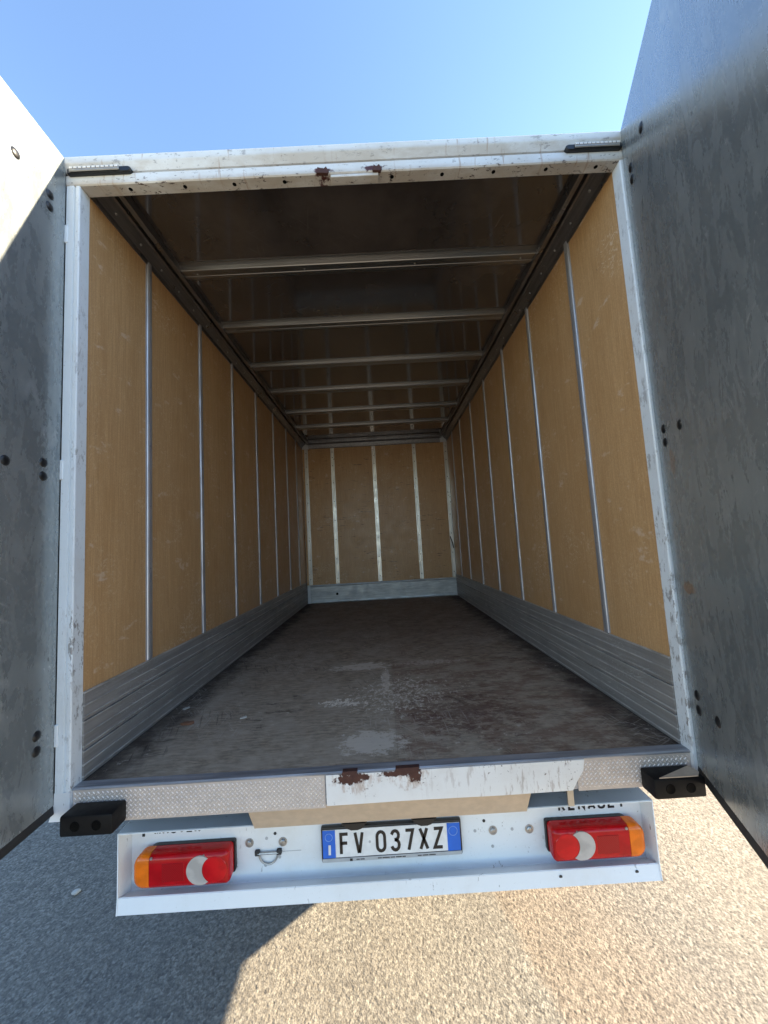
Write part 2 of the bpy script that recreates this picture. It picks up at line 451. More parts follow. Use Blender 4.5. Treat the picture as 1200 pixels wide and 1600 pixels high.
def rust_mat():
    m = Mat('rusty_steel')
    c = m.mix(m.noise(70, 6, 0.7), (0.03, 0.011, 0.010), (0.10, 0.038, 0.025))
    M['rusty_steel'] = m.set(color=c, rough=0.8, normal=m.bump(m.noise(120, 5), 0.5, 0.002))
rust_mat()

def asphalt():
    m = Mat('asphalt')
    at = m.n("Attribute", attribute_name='chip')
    v = at.outputs["Fac"]
    x, y, z = m.xyz()
    vor = m.n("TexVoronoi", feature='F1')
    m.put(vor.inputs["Vector"], m.co); vor.inputs["Scale"].default_value = 150
    fine = vor.outputs["Color"]
    sx = m.n("SeparateColor"); m.put(sx.inputs[0], fine)
    t = m.math('ADD', m.math('MULTIPLY', v, 0.65), m.math('MULTIPLY', sx.outputs[0], 0.35))
    ramp = m.n("ValToRGB")
    m.put(ramp.inputs[0], t)
    r = ramp.color_ramp
    r.elements[0].position = 0.05; r.elements[0].color = (0.10, 0.091, 0.08, 1)
    r.elements[1].position = 0.95; r.elements[1].color = (0.305, 0.279, 0.233, 1)
    e = r.elements.new(0.5); e.color = (0.182, 0.166, 0.14, 1)
    c = ramp.outputs[0]
    big = m.step(m.noise(1.6, 5, 0.6), 0.35, 0.7)
    c = m.mix(m.math('MULTIPLY', big, 0.25), c, (0.17, 0.145, 0.118))
    # older, coarser patch on the right
    ln = m.math('ADD', m.math('ADD', x, m.math('MULTIPLY', y, 0.214)), m.math('MULTIPLY', m.noise(7, 5, 0.7), 0.16))
    old = m.math('MULTIPLY', m.step(ln, 0.66, 0.71), m.step(ln, 0.95, 1.4, 1.0, 0.25))
    c = m.mix(m.math('MULTIPLY', old, 0.75), c, m.mix(t, (0.10, 0.08, 0.062), (0.31, 0.25, 0.19)))
    gap = m.math('MULTIPLY', m.step(vor.outputs['Distance'], 0.50, 0.75), m.step(m.noise(60, 3), 0.4, 0.6))
    c = m.mix(m.math('MULTIPLY', gap, 0.5), c, (0.07, 0.06, 0.05))
    spk = m.math('MULTIPLY', m.step(m.noise(42, 3, 0.6), 0.66, 0.72), 0.6)
    c = m.mix(spk, c, (0.11, 0.09, 0.075))
    pit = m.math('MULTIPLY', m.math('MULTIPLY', m.step(m.noise(24, 4, 0.7, m.mapped(loc=(3, 1, 0))), 0.64, 0.69), old), 0.7)
    c = m.mix(pit, c, (0.07, 0.055, 0.045))
    M['asphalt'] = m.set(color=c, rough=0.85, spec=0.3, normal=m.bump(vor.outputs["Distance"], 0.5, 0.003))
asphalt()

# ------------------------------------------------------------------ object helpers
def link(name, bm, mat, parent=None, smooth=False, ang=35, **props):
    me = bpy.data.meshes.new(name)
    bmesh.ops.recalc_face_normals(bm, faces=bm.faces[:])
    bm.to_mesh(me); bm.free()
    o = bpy.data.objects.new(name, me)
    COL.objects.link(o)
    me.materials.append(M[mat] if isinstance(mat, str) else mat)
    if smooth:
        for p in me.polygons: p.use_smooth = True
        lim = math.radians(ang)
        b2 = bmesh.new(); b2.from_mesh(me)
        for e in b2.edges:
            if len(e.link_faces) == 2 and e.calc_face_angle(0) > lim: e.smooth = False
        b2.to_mesh(me); b2.free()
    hang(o, parent)
    for k, v in props.items(): o[k] = v
    return o

INV = {}
def hang(o, parent):
    """parent o; meshes are written in the parent chain's own space (truck space or door space)"""
    if parent is not None:
        o.parent = parent
        o.matrix_parent_inverse = INV.get(parent.name, Matrix.Identity(4))

def dup(o, parent=None, loc=None):
    c = o.copy()
    COL.objects.link(c)
    p = parent if parent is not None else o.parent
    hang(c, p)
    if loc is not None: c.location = loc
    return c

def box(bm, x0, x1, y0, y1, z0, z1, bev=0.0, seg=1):
    vs_ = [bm.verts.new((x, y, z)) for x in (x0, x1) for y in (y0, y1) for z in (z0, z1)]
    q = [(0, 1, 3, 2), (4, 6, 7, 5), (0, 4, 5, 1), (2, 3, 7, 6), (0, 2, 6, 4), (1, 5, 7, 3)]
    fs = [bm.faces.new([vs_[i] for i in f]) for f in q]
    if bev > 0:
        es = set(e for f in fs for e in f.edges)
        bmesh.ops.bevel(bm, geom=list(es), offset=bev, segments=seg, affect='EDGES', profile=0.5)
    return bm

def prism(bm, pts, axis, a, b, closed=True):
    """extrude a 2-D outline along an axis; outline gives the other two coordinates in order"""
    def P(u, v, t):
        return {'x': (t, u, v), 'y': (u, t, v), 'z': (u, v, t)}[axis]
    A = [bm.verts.new(P(u, v, a)) for u, v in pts]
    B = [bm.verts.new(P(u, v, b)) for u, v in pts]
    n = len(pts)
    for i in range(n):
        j = (i + 1) % n
        bm.faces.new((A[i], A[j], B[j], B[i]))
    if closed:
        bm.faces.new(A[::-1]); bm.faces.new(B)
    return bm

def cyl(bm, c, axis, r, h, n=20, r2=None, dome=0.0):
    """cylinder from c along axis (unit vector) with optional taper/dome on the far end"""
    ax = Vector(axis).normalized()
    u = ax.orthogonal().normalized(); v = ax.cross(u)
    c = Vector(c)
    rings = [(0, r), (h, r2 if r2 is not None else r)]
    if dome > 0:
        rr = rings[-1][1]
        rings += [(h + dome * 0.6, rr * 0.78), (h + dome * 0.92, rr * 0.42)]
    R = []
    for d, q in rings:
        R.append([bm.verts.new(c + ax * d + (u * math.cos(2 * math.pi * k / n) + v * math.sin(2 * math.pi * k / n)) * q) for k in range(n)])
    for a, b in zip(R, R[1:]):
        for k in range(n): bm.faces.new((a[k], a[(k + 1) % n], b[(k + 1) % n], b[k]))
    bm.faces.new(R[0][::-1]); bm.faces.new(R[-1])
    return bm

def tube(bm, pts, r, n=10):
    pts = [Vector(p) for p in pts]
    R = []
    for i, p in enumerate(pts):
        t = (pts[min(i + 1, len(pts) - 1)] - pts[max(i - 1, 0)]).normalized()
        ref = Vector((0, 1, 0)) if abs(t.y) < 0.9 else Vector((1, 0, 0))
        u = t.cross(ref).normalized(); v = t.cross(u)
        R.append([bm.verts.new(p + (u * math.cos(2 * math.pi * k / n) + v * math.sin(2 * math.pi * k / n)) * r) for k in range(n)])
    for a, b in zip(R, R[1:]):
        for k in range(n): bm.faces.new((a[k], a[(k + 1) % n], b[(k + 1) % n], b[k]))
    bm.faces.new(R[0][::-1]); bm.faces.new(R[-1])
    return bm

def nb(): return bmesh.new()

# ------------------------------------------------------------------ ground: one sheet, fine stone chips near the truck
def ground():
    rng = np.random.default_rng(3)
    fx = np.arange(-2.45, 2.3001, 0.0043)
    fy = np.arange(-0.12, 1.4501, 0.0043)
    far = np.array([0.02, 0.08, 0.25, 0.8, 2.5, 8, 25, 80, 200.0])
    X = np.concatenate([fx[0] - far[::-1], fx, fx[-1] + far])
    Y = np.concatenate([fy[0] - far[::-1], fy, fy[-1] + far])
    gx, gy = np.meshgrid(X, Y)
    cs = 0.0098
    ix = np.floor(gx / cs).astype(np.int64); iy = np.floor(gy / cs).astype(np.int64)
    def h(i, j, s):
        v = np.sin(i * 127.1 + j * 311.7 + s * 74.7) * 43758.5453
        return v - np.floor(v)
    H = np.full(gx.shape, -1.0); CID = np.zeros(gx.shape)
    for di in (-1, 0, 1):
        for dj in (-1, 0, 1):
            i, j = ix + di, iy + dj
            px = (i + 0.1 + 0.8 * h(i, j, 1)) * cs; py = (j + 0.1 + 0.8 * h(i, j, 2)) * cs
            r = cs * (0.55 + 0.45 * h(i, j, 3)); a = h(i, j, 5) * 3.14
            dx, dy = gx - px, gy - py
            u = (dx * np.cos(a) + dy * np.sin(a)) * (0.8 + 0.5 * h(i, j, 6)); v = -dx * np.sin(a) + dy * np.cos(a)
            d = np.sqrt(u * u + v * v) / r
            top = 0.55 + 0.45 * h(i, j, 4)
            hh = top * (1 - np.clip(d, 0, 1.2) ** 2.6)
            m = hh > H
            H = np.where(m, hh, H); CID = np.where(m, h(i, j, 7), CID)
    inside = (gx >= fx[0]) & (gx <= fx[-1]) & (gy >= fy[0]) & (gy <= fy[-1])
    lump = 0.0022 * np.sin(gx * 9 + 1.3 * np.sin(gy * 7)) * np.sin(gy * 8 + np.sin(gx * 5))
    Z = GZ + np.where(inside, np.clip(H, -0.1, 1) * 0.0030 + lump, 0.0)
    CID = np.where(inside, np.where(H < 0.22, CID * 0.35, CID), 0.5)
    ny, nx = gx.shape
    co = np.stack([gx, gy, Z], -1).reshape(-1, 3)
    a = (np.arange(ny - 1)[:, None] * nx + np.arange(nx - 1)[None, :]).ravel()
    F = np.stack([a, a + 1, a + nx + 1, a + nx], 1).astype(np.int32)
    me = bpy.data.meshes.new("asphalt_ground")
    me.vertices.add(len(co)); me.vertices.foreach_set("co", co.astype(np.float32).ravel())
    me.loops.add(F.size); me.loops.foreach_set("vertex_index", F.ravel())
    me.polygons.add(len(F)); me.polygons.foreach_set("loop_start", np.arange(0, F.size, 4, dtype=np.int32))
    me.update(calc_edges=True)
    at = me.attributes.new("chip", 'FLOAT', 'POINT'); at.data.foreach_set("value", CID.astype(np.float32).ravel())
    me.materials.append(M['asphalt'])
    o = bpy.data.objects.new("asphalt_ground", me); COL.objects.link(o)
    o["kind"] = "structure"
ground()

# ------------------------------------------------------------------ the truck
truck = bpy.data.objects.new("box_truck", None)
COL.objects.link(truck)
truck.location = (0, 2.0, GZ)
truck["label"] = "white box truck with both rear doors open on an empty plywood-lined cargo box"
truck["category"] = "truck"
INV[truck.name] = Matrix.Translation((0, -2.0, -GZ))

W2 = 1.05      # half inner width
L = 3.906      # inner length
POSTS = [0.38, 0.90, 1.405, 1.94, 2.475, 3.01, 3.50]
HW = 0.024     # half width of a wall post

# --- side walls: outer skin > plywood panels, posts, kick planks, roof rail
for s in (-1, 1):
    bm = nb(); prism(bm, [(0.006, 2.305), (0.006, -0.145), (0.21, -0.145), (0.23, -0.10), (3.95, -0.10), (3.95, 2.305)], 'x', *sorted((s * 1.072, s * 1.104)))  # rear lower corner extended down, added to block sun from the crossmember
    wall = link("side_wall", bm, 'white_paint', truck)
    edges = [0.004] + POSTS + [L - 0.004]
    for k in range(len(edges) - 1):
        bm = nb()
        a = edges[k] + (0.004 if k else 0.0); b = edges[k + 1] - 0.004
        box(bm, *sorted((s * W2, s * 1.070)), a, b, 0.296, 2.225)
        link("plywood_panel", bm, 'plywood', wall)
    for yy in POSTS:
        # hat-section cover strip: two thin flanges and a raised rounded rib, with rivet heads
        t, rib = 0.0022, 0.0085
        prof = [(-HW, 0.0005), (-HW, t), (-0.0165, t), (-0.0145, rib * 0.75), (-0.010, rib), (0.010, rib), (0.0145, rib * 0.75), (0.0165, t), (HW, t), (HW, 0.0005)]
        bm = nb()
        prism(bm, [(s * (W2 - d), yy + u) for u, d in prof], 'z', 0.301, 2.222)
        post = link("wall_post", bm, 'post_aluminium', wall, smooth=True)
        bm = nb()
        for zz in np.arange(0.42, 2.2, 0.29):
            cyl(bm, (s * (W2 - rib + 0.0005), yy, zz), (-s, 0, 0), 0.0042, 0.0008, 8, dome=0.002)
        link("rivet_row", bm, 'bolt_steel', wall, smooth=True, kind="stuff")
    for k in range(3):
        z0, z1 = 0.100 * k + 0.002, 0.100 * k + 0.0985
        prof = [(0, z0)]
        def ridge(zc, hh=0.0022, ww=0.0035): return [(0.0, zc - ww), (hh, zc - ww * 0.4), (hh, zc + ww * 0.4), (0.0, zc + ww)]
        body = 0.006
        pts = [(body, z0), ] + [(body + d, z) for zc in (z0 + 0.012, z0 + 0.05) for d, z in ridge(zc)] + [(body, z1 - 0.006), (body + 0.0025, z1 - 0.004), (body + 0.0025, z1), (-0.016, z1), (-0.016, z0)]
        bm = nb()
        prism(bm, [(s * (W2 - d), z) for d, z in pts], 'y', 0.006, L - 0.002)
        # outline is (x, z): prism over y
        link("kick_plank", bm, 'kick_aluminium', wall)
    # coved roof rail
    bm = nb()
    pr = [(1.072, 2.203), (1.046, 2.203), (1.043, 2.226), (1.005, 2.262), (0.994, 2.262), (0.992, 2.292), (0.976, 2.292), (0.973, 2.256), (0.952, 2.256), (0.950, 2.304), (1.072, 2.304)]
    prism(bm, [(s * a, b) for a, b in pr], 'y', 0.005, L)
    rail = link("roof_rail", bm, 'rail_aluminium', wall)
    bm = nb()
    for yy in np.arange(0.12, 3.85, 0.165):
        cyl(bm, (s * 1.026, yy, 2.2405), (-s * 0.7, 0, -0.72), 0.006, 0.002, 8, dome=0.003)
    link("rivet_row", bm, 'bolt_steel', wall, smooth=True, kind="stuff")

# --- bulkhead at the cab end
bm = nb(); box(bm, -1.104, 1.104, 3.952, 3.985, -0.10, 2.36)
bulk = link("bulkhead", bm, 'white_paint', truck)
BP = [-0.99, -0.613, -0.018, 0.566, 1.022]
for k in range(4):
    bm = nb(); box(bm, (BP[k] if k else -W2) + 0.004, (BP[k + 1] if k < 3 else W2) - 0.004, L, 3.950, 0.252, 2.19)
    link("plywood_panel", bm, 'front_plywood', bulk)
for xx in BP:
    t, rib, hw = 0.0025, 0.009, 0.026
    prof = [(-hw, 0.0), (-hw, t), (-0.015, t), (-0.012, rib), (0.012, rib), (0.015, t), (hw, t), (hw, 0.0)]
    bm = nb(); prism(bm, [(xx + u, L - d) for u, d in prof], 'z', 0.256, 2.186)
    link("wall_post", bm, 'front_post_aluminium', bulk, smooth=True)
    bm = nb()
    for zz in (0.33, 0.6, 0.87, 1.14, 1.41, 1.68, 1.93, 2.05, 2.13):
        cyl(bm, (xx, L - rib, zz), (0, -1, 0), 0.006, 0.001, 8, dome=0.003)
    link("rivet_row", bm, 'underbody', bulk, smooth=True, kind="stuff")
bm = nb(); prism(bm, [(L - 0.008, 0.0), (L - 0.012, 0.012), (L - 0.008, 0.03), (L - 0.008, 0.225), (L - 0.013, 0.235), (L - 0.008, 0.25), (L + 0.04, 0.25), (L + 0.04, 0.0)], 'x', -1.0, 1.045)
link("kick_board", bm, 'front_kick_aluminium', bulk)
bm = nb(); prism(bm, [(L - 0.03, 2.302), (L - 0.03, 2.27), (L - 0.014, 2.25), (L - 0.010, 2.195), (L + 0.04, 2.195), (L + 0.04, 2.302)], 'x', -0.95, 0.95)
link("top_rail", bm, 'rail_aluminium', bulk)
bm = nb(); cyl(bm, (-0.63, L - 0.008, 0.115), (0, -1, 0), 0.018, 0.002, 14)
link("drain_cap", bm, 'hole_black', bulk)
tube_pts = [(1.005, L - 0.015, 0.82), (1.0, L - 0.05, 0.80), (1.02, L - 0.06, 0.72), (1.035, L - 0.03, 0.66)]
bm = nb(); tube(bm, tube_pts, 0.006, 8)
link("strap_hook", bm, 'underbody', bulk, smooth=True)

# --- roof
bm = nb(); box(bm, -1.12, 1.12, 0.005, 3.99, 2.308, 2.362)
roof = link("roof", bm, 'white_paint', truck)
BEAMS = [0.533, 1.055, 1.615, 2.13, 2.695, 3.22]
ed = [0.006] + BEAMS + [L]
for k in range(len(ed) - 1):
    bm = nb(); box(bm, -0.949, 0.949, ed[k] + 0.001, ed[k + 1] - 0.001, 2.2945, 2.301)
    link("ceiling_panel", bm, 'ceiling_film', roof)
for yy in BEAMS:
    z1, zb = 2.2935, 2.2705
    prof = [(-0.064, z1), (-0.064, z1 - 0.003), (-0.036, z1 - 0.003), (-0.0345, zb + 0.0035), (-0.031, zb), (-0.012, zb), (-0.010, zb + 0.002), (0.010, zb + 0.002), (0.012, zb), (0.031, zb), (0.0345, zb + 0.0035), (0.036, z1 - 0.003), (0.064, z1 - 0.003), (0.064, z1)]
    bm = nb(); prism(bm, [(yy + u, z) for u, z in prof], 'x', -0.951, 0.951)
    beam = link("roof_beam", bm, 'beam_galvanised', roof)
    bm = nb()
    for xx in (-0.88, -0.3, 0.3, 0.88):
        cyl(bm, (xx, yy, zb + 0.0025), (0, 0, -1), 0.0065, 0.001, 10, dome=0.003)
    link("rivet_row", bm, 'bolt_steel', roof, smooth=True, kind="stuff")

# --- cargo floor: slab > floor sheets
bm = nb(); box(bm, -1.071, 1.071, 0.0, 3.951, -0.098, -0.012)
cfl = link("cargo_floor", bm, 'underbody', truck)
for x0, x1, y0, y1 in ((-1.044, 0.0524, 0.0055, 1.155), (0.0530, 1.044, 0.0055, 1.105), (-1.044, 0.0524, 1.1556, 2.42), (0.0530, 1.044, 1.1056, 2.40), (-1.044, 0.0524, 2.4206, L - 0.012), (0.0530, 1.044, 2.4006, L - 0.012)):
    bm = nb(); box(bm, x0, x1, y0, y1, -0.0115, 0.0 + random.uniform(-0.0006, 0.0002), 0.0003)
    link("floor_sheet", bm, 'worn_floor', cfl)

# --- rear frame: corner posts and header
for s in (-1, 1):
    pr = [(1.047, 0.003), (1.047, -0.043), (1.050, -0.047), (1.060, -0.047), (1.0615, -0.041), (1.0665, -0.041), (1.068, -0.049), (1.084, -0.049), (1.0855, -0.047), (1.096, -0.047), (1.099, -0.043), (1.099, 0.003)]
    bm = nb(); prism(bm, [(s * a, b) for a, b in pr], 'z', -0.004, 2.1985)
    cp = link("corner_post", bm, 'post_paint', truck)
    for zz in (0.18, 1.09, 2.0):
        bm = nb(); box(bm, *sorted((s * 1.087, s * 1.0995)), -0.0515, -0.03, zz - 0.036, zz + 0.036, 0.002)
        link("hinge_strap", bm, 'post_paint', cp)
    bm = nb()
    prism(bm, [(s * 1.115, -0.093), (s * 1.075, -0.093), (s * 1.0465, -0.055), (s * 1.0465, -0.0045), (s * 1.099, -0.0045), (s * 1.100, -0.05)], 'y', -0.0465, 0.002)
    link("foot_plate", bm, 'white_paint', cp)

bm = nb()
prism(bm, [(0.003, 2.2), (-0.043, 2.2), (-0.047, 2.204), (-0.047, 2.241), (-0.037, 2.243), (-0.037, 2.250), (-0.0455, 2.2515), (-0.057, 2.280), (-0.058, 2.284), (-0.058, 2.308), (-0.054, 2.3135), (0.003, 2.361)], 'x', -1.099, 1.099)
hdr = link("header", bm, 'header_paint', truck)
for xx in (-0.868, -0.655, -0.462, -0.265, 0.158, 0.356, 0.560, 0.768, 0.967):
    bm = nb(); cyl(bm, (xx, -0.022, 2.2001), (0, 0, -1), 0.0075, 0.0012, 12)
    link("screw_hole", bm, 'hole_black', hdr)
bm = nb()
box(bm, -0.082, 0.104, -0.044, -0.012, 2.187, 2.1985, 0.0015)
link("latch_keeper", bm, 'header_paint', hdr)
for x0, x1 in ((-0.135, -0.087), (0.082, 0.118)):
    bm = nb(); prism(bm, [(x0, 2.199), (x0 + 0.005, 2.222), (x1 - 0.02, 2.214), (x1 - 0.01, 2.223), (x1, 2.205), (x1 - 0.006, 2.196)], 'y', -0.0535, -0.041)
    link("latch_catch", bm, 'rusty_steel', hdr)

# --- rear sill
bm = nb(); box(bm, -1.0455, 1.0455, -0.031, -0.011, -0.102, -0.006)
sill = link("rear_sill", bm, 'sill_aluminium', truck)
for x0, x1, za, zb in ((-1.0455, -0.200, -0.109, -0.0055), (0.655, 1.0455, -0.106, -0.0055)):
    bm = nb(); box(bm, x0, x1, -0.035, -0.0315, za, zb)
    tp = link("tread_plate", bm, 'tread_aluminium', sill)
    bm = nb(); pitch = 0.0155; row = 0
    z = zb - 0.010
    while z > za + 0.006:
        x = x0 + 0.008 + (pitch / 2 if row % 2 else 0)
        while x < x1 - 0.006:
            a = math.radians(45 if row % 2 else -45)
            lx, lz = 0.0064, 0.0026
            P = [(lx, 0), (0, lz), (-lx, 0), (0, -lz)]
            vv = [bm.verts.new((x + p * math.cos(a) - q * math.sin(a), -0.0348, z + p * math.sin(a) + q * math.cos(a))) for p, q in P]
            tip = [bm.verts.new((x + p * math.cos(a) - q * math.sin(a), -0.0371, z + p * math.sin(a) + q * math.cos(a))) for p, q in ((lx * 0.5, 0), (-lx * 0.5, 0))]
            bm.faces.new((vv[0], vv[1], tip[0])); bm.faces.new((vv[1], vv[2], tip[1])); bm.faces.new((vv[1], tip[1], tip[0]))
            bm.faces.new((vv[2], vv[3], tip[1])); bm.faces.new((vv[3], vv[0], tip[0])); bm.faces.new((vv[3], tip[0], tip[1]))
            x += pitch
        z -= pitch / 2; row += 1
    link("tread_pattern", bm, 'tread_raised', sill, kind="stuff")
bm = nb()
prism(bm, [(-0.195, -0.005), (0.682, -0.005), (0.675, -0.04), (0.652, -0.072), (0.634, -0.101), (0.4, -0.1025), (0.1, -0.1), (-0.195, -0.1015)], 'y', -0.0388, -0.0315)
link("painted_cover", bm, 'sill_paint', sill)
bm = nb(); prism(bm, [(-0.0365, -0.0045), (-0.0375, -0.001), (-0.033, 0.003), (0.003, 0.003), (0.005, 0.0015), (-0.0105, 0.0005), (-0.0105, -0.0045)], 'x', -1.0465, 1.0465)
link("edge_strip", bm, 'sill_aluminium', sill)
for x0, x1 in ((-0.142, -0.088), (0.038, 0.122)):
    bm = nb(); prism(bm, [(x0, -0.006), (x0 + 0.004, 0.0045), (x1, 0.0045), (x1 - 0.003, -0.005), (x0 + 0.03, -0.0075)], 'y', -0.0405, -0.022)
    link("latch_striker", bm, 'rusty_steel', sill)

# --- splash strip under the sill
bm = nb(); prism(bm, [(-0.022, -0.1035), (-0.018, -0.1035), (0.051, -0.216), (0.047, -0.2165)], 'x', -0.47, 0.50)
link("splash_strip", bm, 'splash_aluminium', truck)

# --- rubber bumper blocks
for x0, x1, sh in ((-1.030, -0.862, -1), (0.866, 1.032, 1)):
    bm = nb()
    zt, zb = -0.040, -0.103
    A = [(x0, 0.0), (x1, 0.0)]
    box(bm, x0, x1, -0.107, -0.0375, zb, zt, 0.007, 2)
    bb = link("bumper_block", bm, 'black_rubber', truck, smooth=True)
    for xx in (x0 + 0.05, x1 - 0.05):
        bm = nb()
        n = 20; R0, R1, R2 = [], [], []
        for k in range(n):
            ca, sa = math.cos(2 * math.pi * k / n), math.sin(2 * math.pi * k / n)
            R0.append(bm.verts.new((xx + 0.0155 * ca, -0.1072, -0.0715 + 0.0155 * sa)))
            R1.append(bm.verts.new((xx + 0.014 * ca, -0.1087, -0.0715 + 0.014 * sa)))
            R2.append(bm.verts.new((xx + 0.0115 * ca, -0.1072, -0.0715 + 0.0115 * sa)))
        for k in range(n):
            j = (k + 1) % n
            bm.faces.new((R0[k], R0[j], R1[j], R1[k])); bm.faces.new((R1[k], R1[j], R2[j], R2[k]))
        bm.faces.new(R2)
        link("bolt_recess", bm, 'hole_black', bb, smooth=True)

bm = nb(); prism(bm, [(0.886, -0.1035), (1.012, -0.1035), (1.030, -0.085), (1.022, -0.050)], 'z', -0.0402, -0.0372)  # thin tan wedge on top of the right-hand block
link("block_wedge", bm, 'splash_aluminium', bb)

# --- rear crossmember: pressed channel with end plates and a lower lip
bm = nb()
XE = 0.953
prism(bm, [(0.20, -0.208), (0.053, -0.208), (0.050, -0.210), (0.050, -0.2125), (0.117, -0.2125), (0.120, -0.2155), (0.120, -0.4475), (0.117, -0.4505), (0.056, -0.424), (0.053, -0.426), (0.046, -0.468), (0.043, -0.4685), (0.050, -0.4205), (0.053, -0.4185), (0.120, -0.4535), (0.124, -0.4475), (0.124, -0.2105), (0.20, -0.2105)], 'x', -XE + 0.002, XE - 0.002)
cm = link("rear_crossmember", bm, 'clean_paint', truck)
for s in (-1, 1):
    bm = nb(); prism(bm, [(0.049, -0.2075), (0.124, -0.2075), (0.124, -0.46), (0.042, -0.469), (0.047, -0.42)], 'x', *sorted((s * (XE - 0.0018), s * (XE + 0.0015))))
    link("end_plate", bm, 'clean_paint', cm)
for xx, zz, r in ((-0.516, -0.315, 0.011), (-0.392, -0.318, 0.011), (0.391, -0.325, 0.011), (0.527, -0.328, 0.011)):
    bm = nb(); cyl(bm, (xx, 0.120, zz), (0, -1, 0), r * 1.45, 0.0015, 18)
    cyl(bm, (xx, 0.1184, zz), (0, -1, 0), r * 0.95, 0.005, 6, dome=0.002)
    link("bolt", bm, 'bolt_steel', cm)
for xx, zz in ((-0.42, -0.288), (-0.458, -0.395), (-0.405, -0.37), (0.463, -0.325), (0.324, -0.323), (0.386, -0.38), (-0.452, -0.303), (0.36, -0.29)):
    bm = nb(); cyl(bm, (xx, 0.120, zz), (0, -1, 0), 0.0055, 0.0012, 12)
    link("rivet", bm, 'frame_grey' if zz < -0.3 else 'underbody', cm)
# tie ring
bm = nb()
for xx in (-0.485, -0.405):
    box(bm, xx - 0.009, xx + 0.009, 0.108, 0.1198, -0.356, -0.338, 0.002)
bmesh.ops.remove_doubles(bm, verts=bm.verts[:], dist=1e-6)
link("ring_bracket", bm, 'underbody', cm, kind="stuff")
bm = nb(); tube(bm, [(-0.483, 0.112, -0.349), (-0.407, 0.112, -0.349)], 0.0045, 8)
link("hinge_pin", bm, 'bolt_steel', cm, smooth=True)
bm = nb(); tube(bm, [(-0.445 + 0.034 * math.cos(a), 0.114, -0.352 + 0.036 * math.sin(a)) for a in np.linspace(math.pi, 2 * math.pi, 15)], 0.0035, 8)
link("tie_ring", bm, 'bolt_steel', cm, smooth=True)
bm = nb(); box(bm, -0.395, -0.325, 0.1193, 0.1205, -0.3525, -0.3505)
link("slot", bm, 'frame_grey', cm)
for xx, yy in ((0.60, 0.046), (0.87, 0.046)):
    bm = nb(); cyl(bm, (xx, yy + 0.0015, -0.438), (0, -1, -0.15), 0.006, 0.0012, 10)
    link("paint_chip", bm, 'underbody', cm)
# bracket between sill and crossmember
bm = nb(); box(bm, 0.650, 0.672, 0.044, 0.0515, -0.2072, -0.099, 0.001)
link("sill_bracket", bm, 'splash_aluminium', truck)
bm = nb(); box(bm, -1.0, 1.0, 0.17, 0.24, -0.207, -0.099)
link("cross_beam", bm, 'underbody', truck)

# ------------------------------------------------------------------ stroke lettering
def strokes(bm, polys, y0, y1, wd):
    """flat ribbons with mitred joints from polylines in x-z, given thickness in y"""
    for pl, closed in polys:
        n = len(pl); Lf, Rt = [], []
        for i in range(n):
            p = Vector(pl[i])
            a = Vector(pl[i - 1]) if (i > 0 or closed) else None
            b = Vector(pl[(i + 1) % n]) if (i < n - 1 or closed) else None
            d1 = (p - a).normalized() if a is not None else (b - p).normalized()
            d2 = (b - p).normalized() if b is not None else d1
            n1 = Vector((-d1.y, d1.x)); n2 = Vector((-d2.y, d2.x))
            mm = (n1 + n2); mm = mm.normalized() if mm.length > 1e-4 else n1
            k = wd / 2 / max(0.45, mm.dot(n1))
            Lf.append(p + mm * k); Rt.append(p - mm * k)
        v = [[bm.verts.new((q.x, yy, q.y)) for q in side] for side in (Lf, Rt) for yy in (y0, y1)]
        rng = range(n if closed else n - 1)
        for i in rng:
            j = (i + 1) % n
            bm.faces.new((v[0][i], v[0][j], v[2][j], v[2][i]))
            bm.faces.new((v[1][i], v[3][i], v[3][j], v[1][j]))
            bm.faces.new((v[0][i], v[1][i], v[1][j], v[0][j]))
            bm.faces.new((v[2][i], v[2][j], v[3][j], v[3][i]))
        if not closed:
            for i in (0, n - 1): bm.faces.new((v[0][i], v[2][i], v[3][i], v[1][i]))
    return bm

def arc(cx, cz, rx, rz, a0, a1, n=10):
    return [(cx + rx * math.cos(math.radians(a)), cz + rz * math.sin(math.radians(a))) for a in np.linspace(a0, a1, n)]

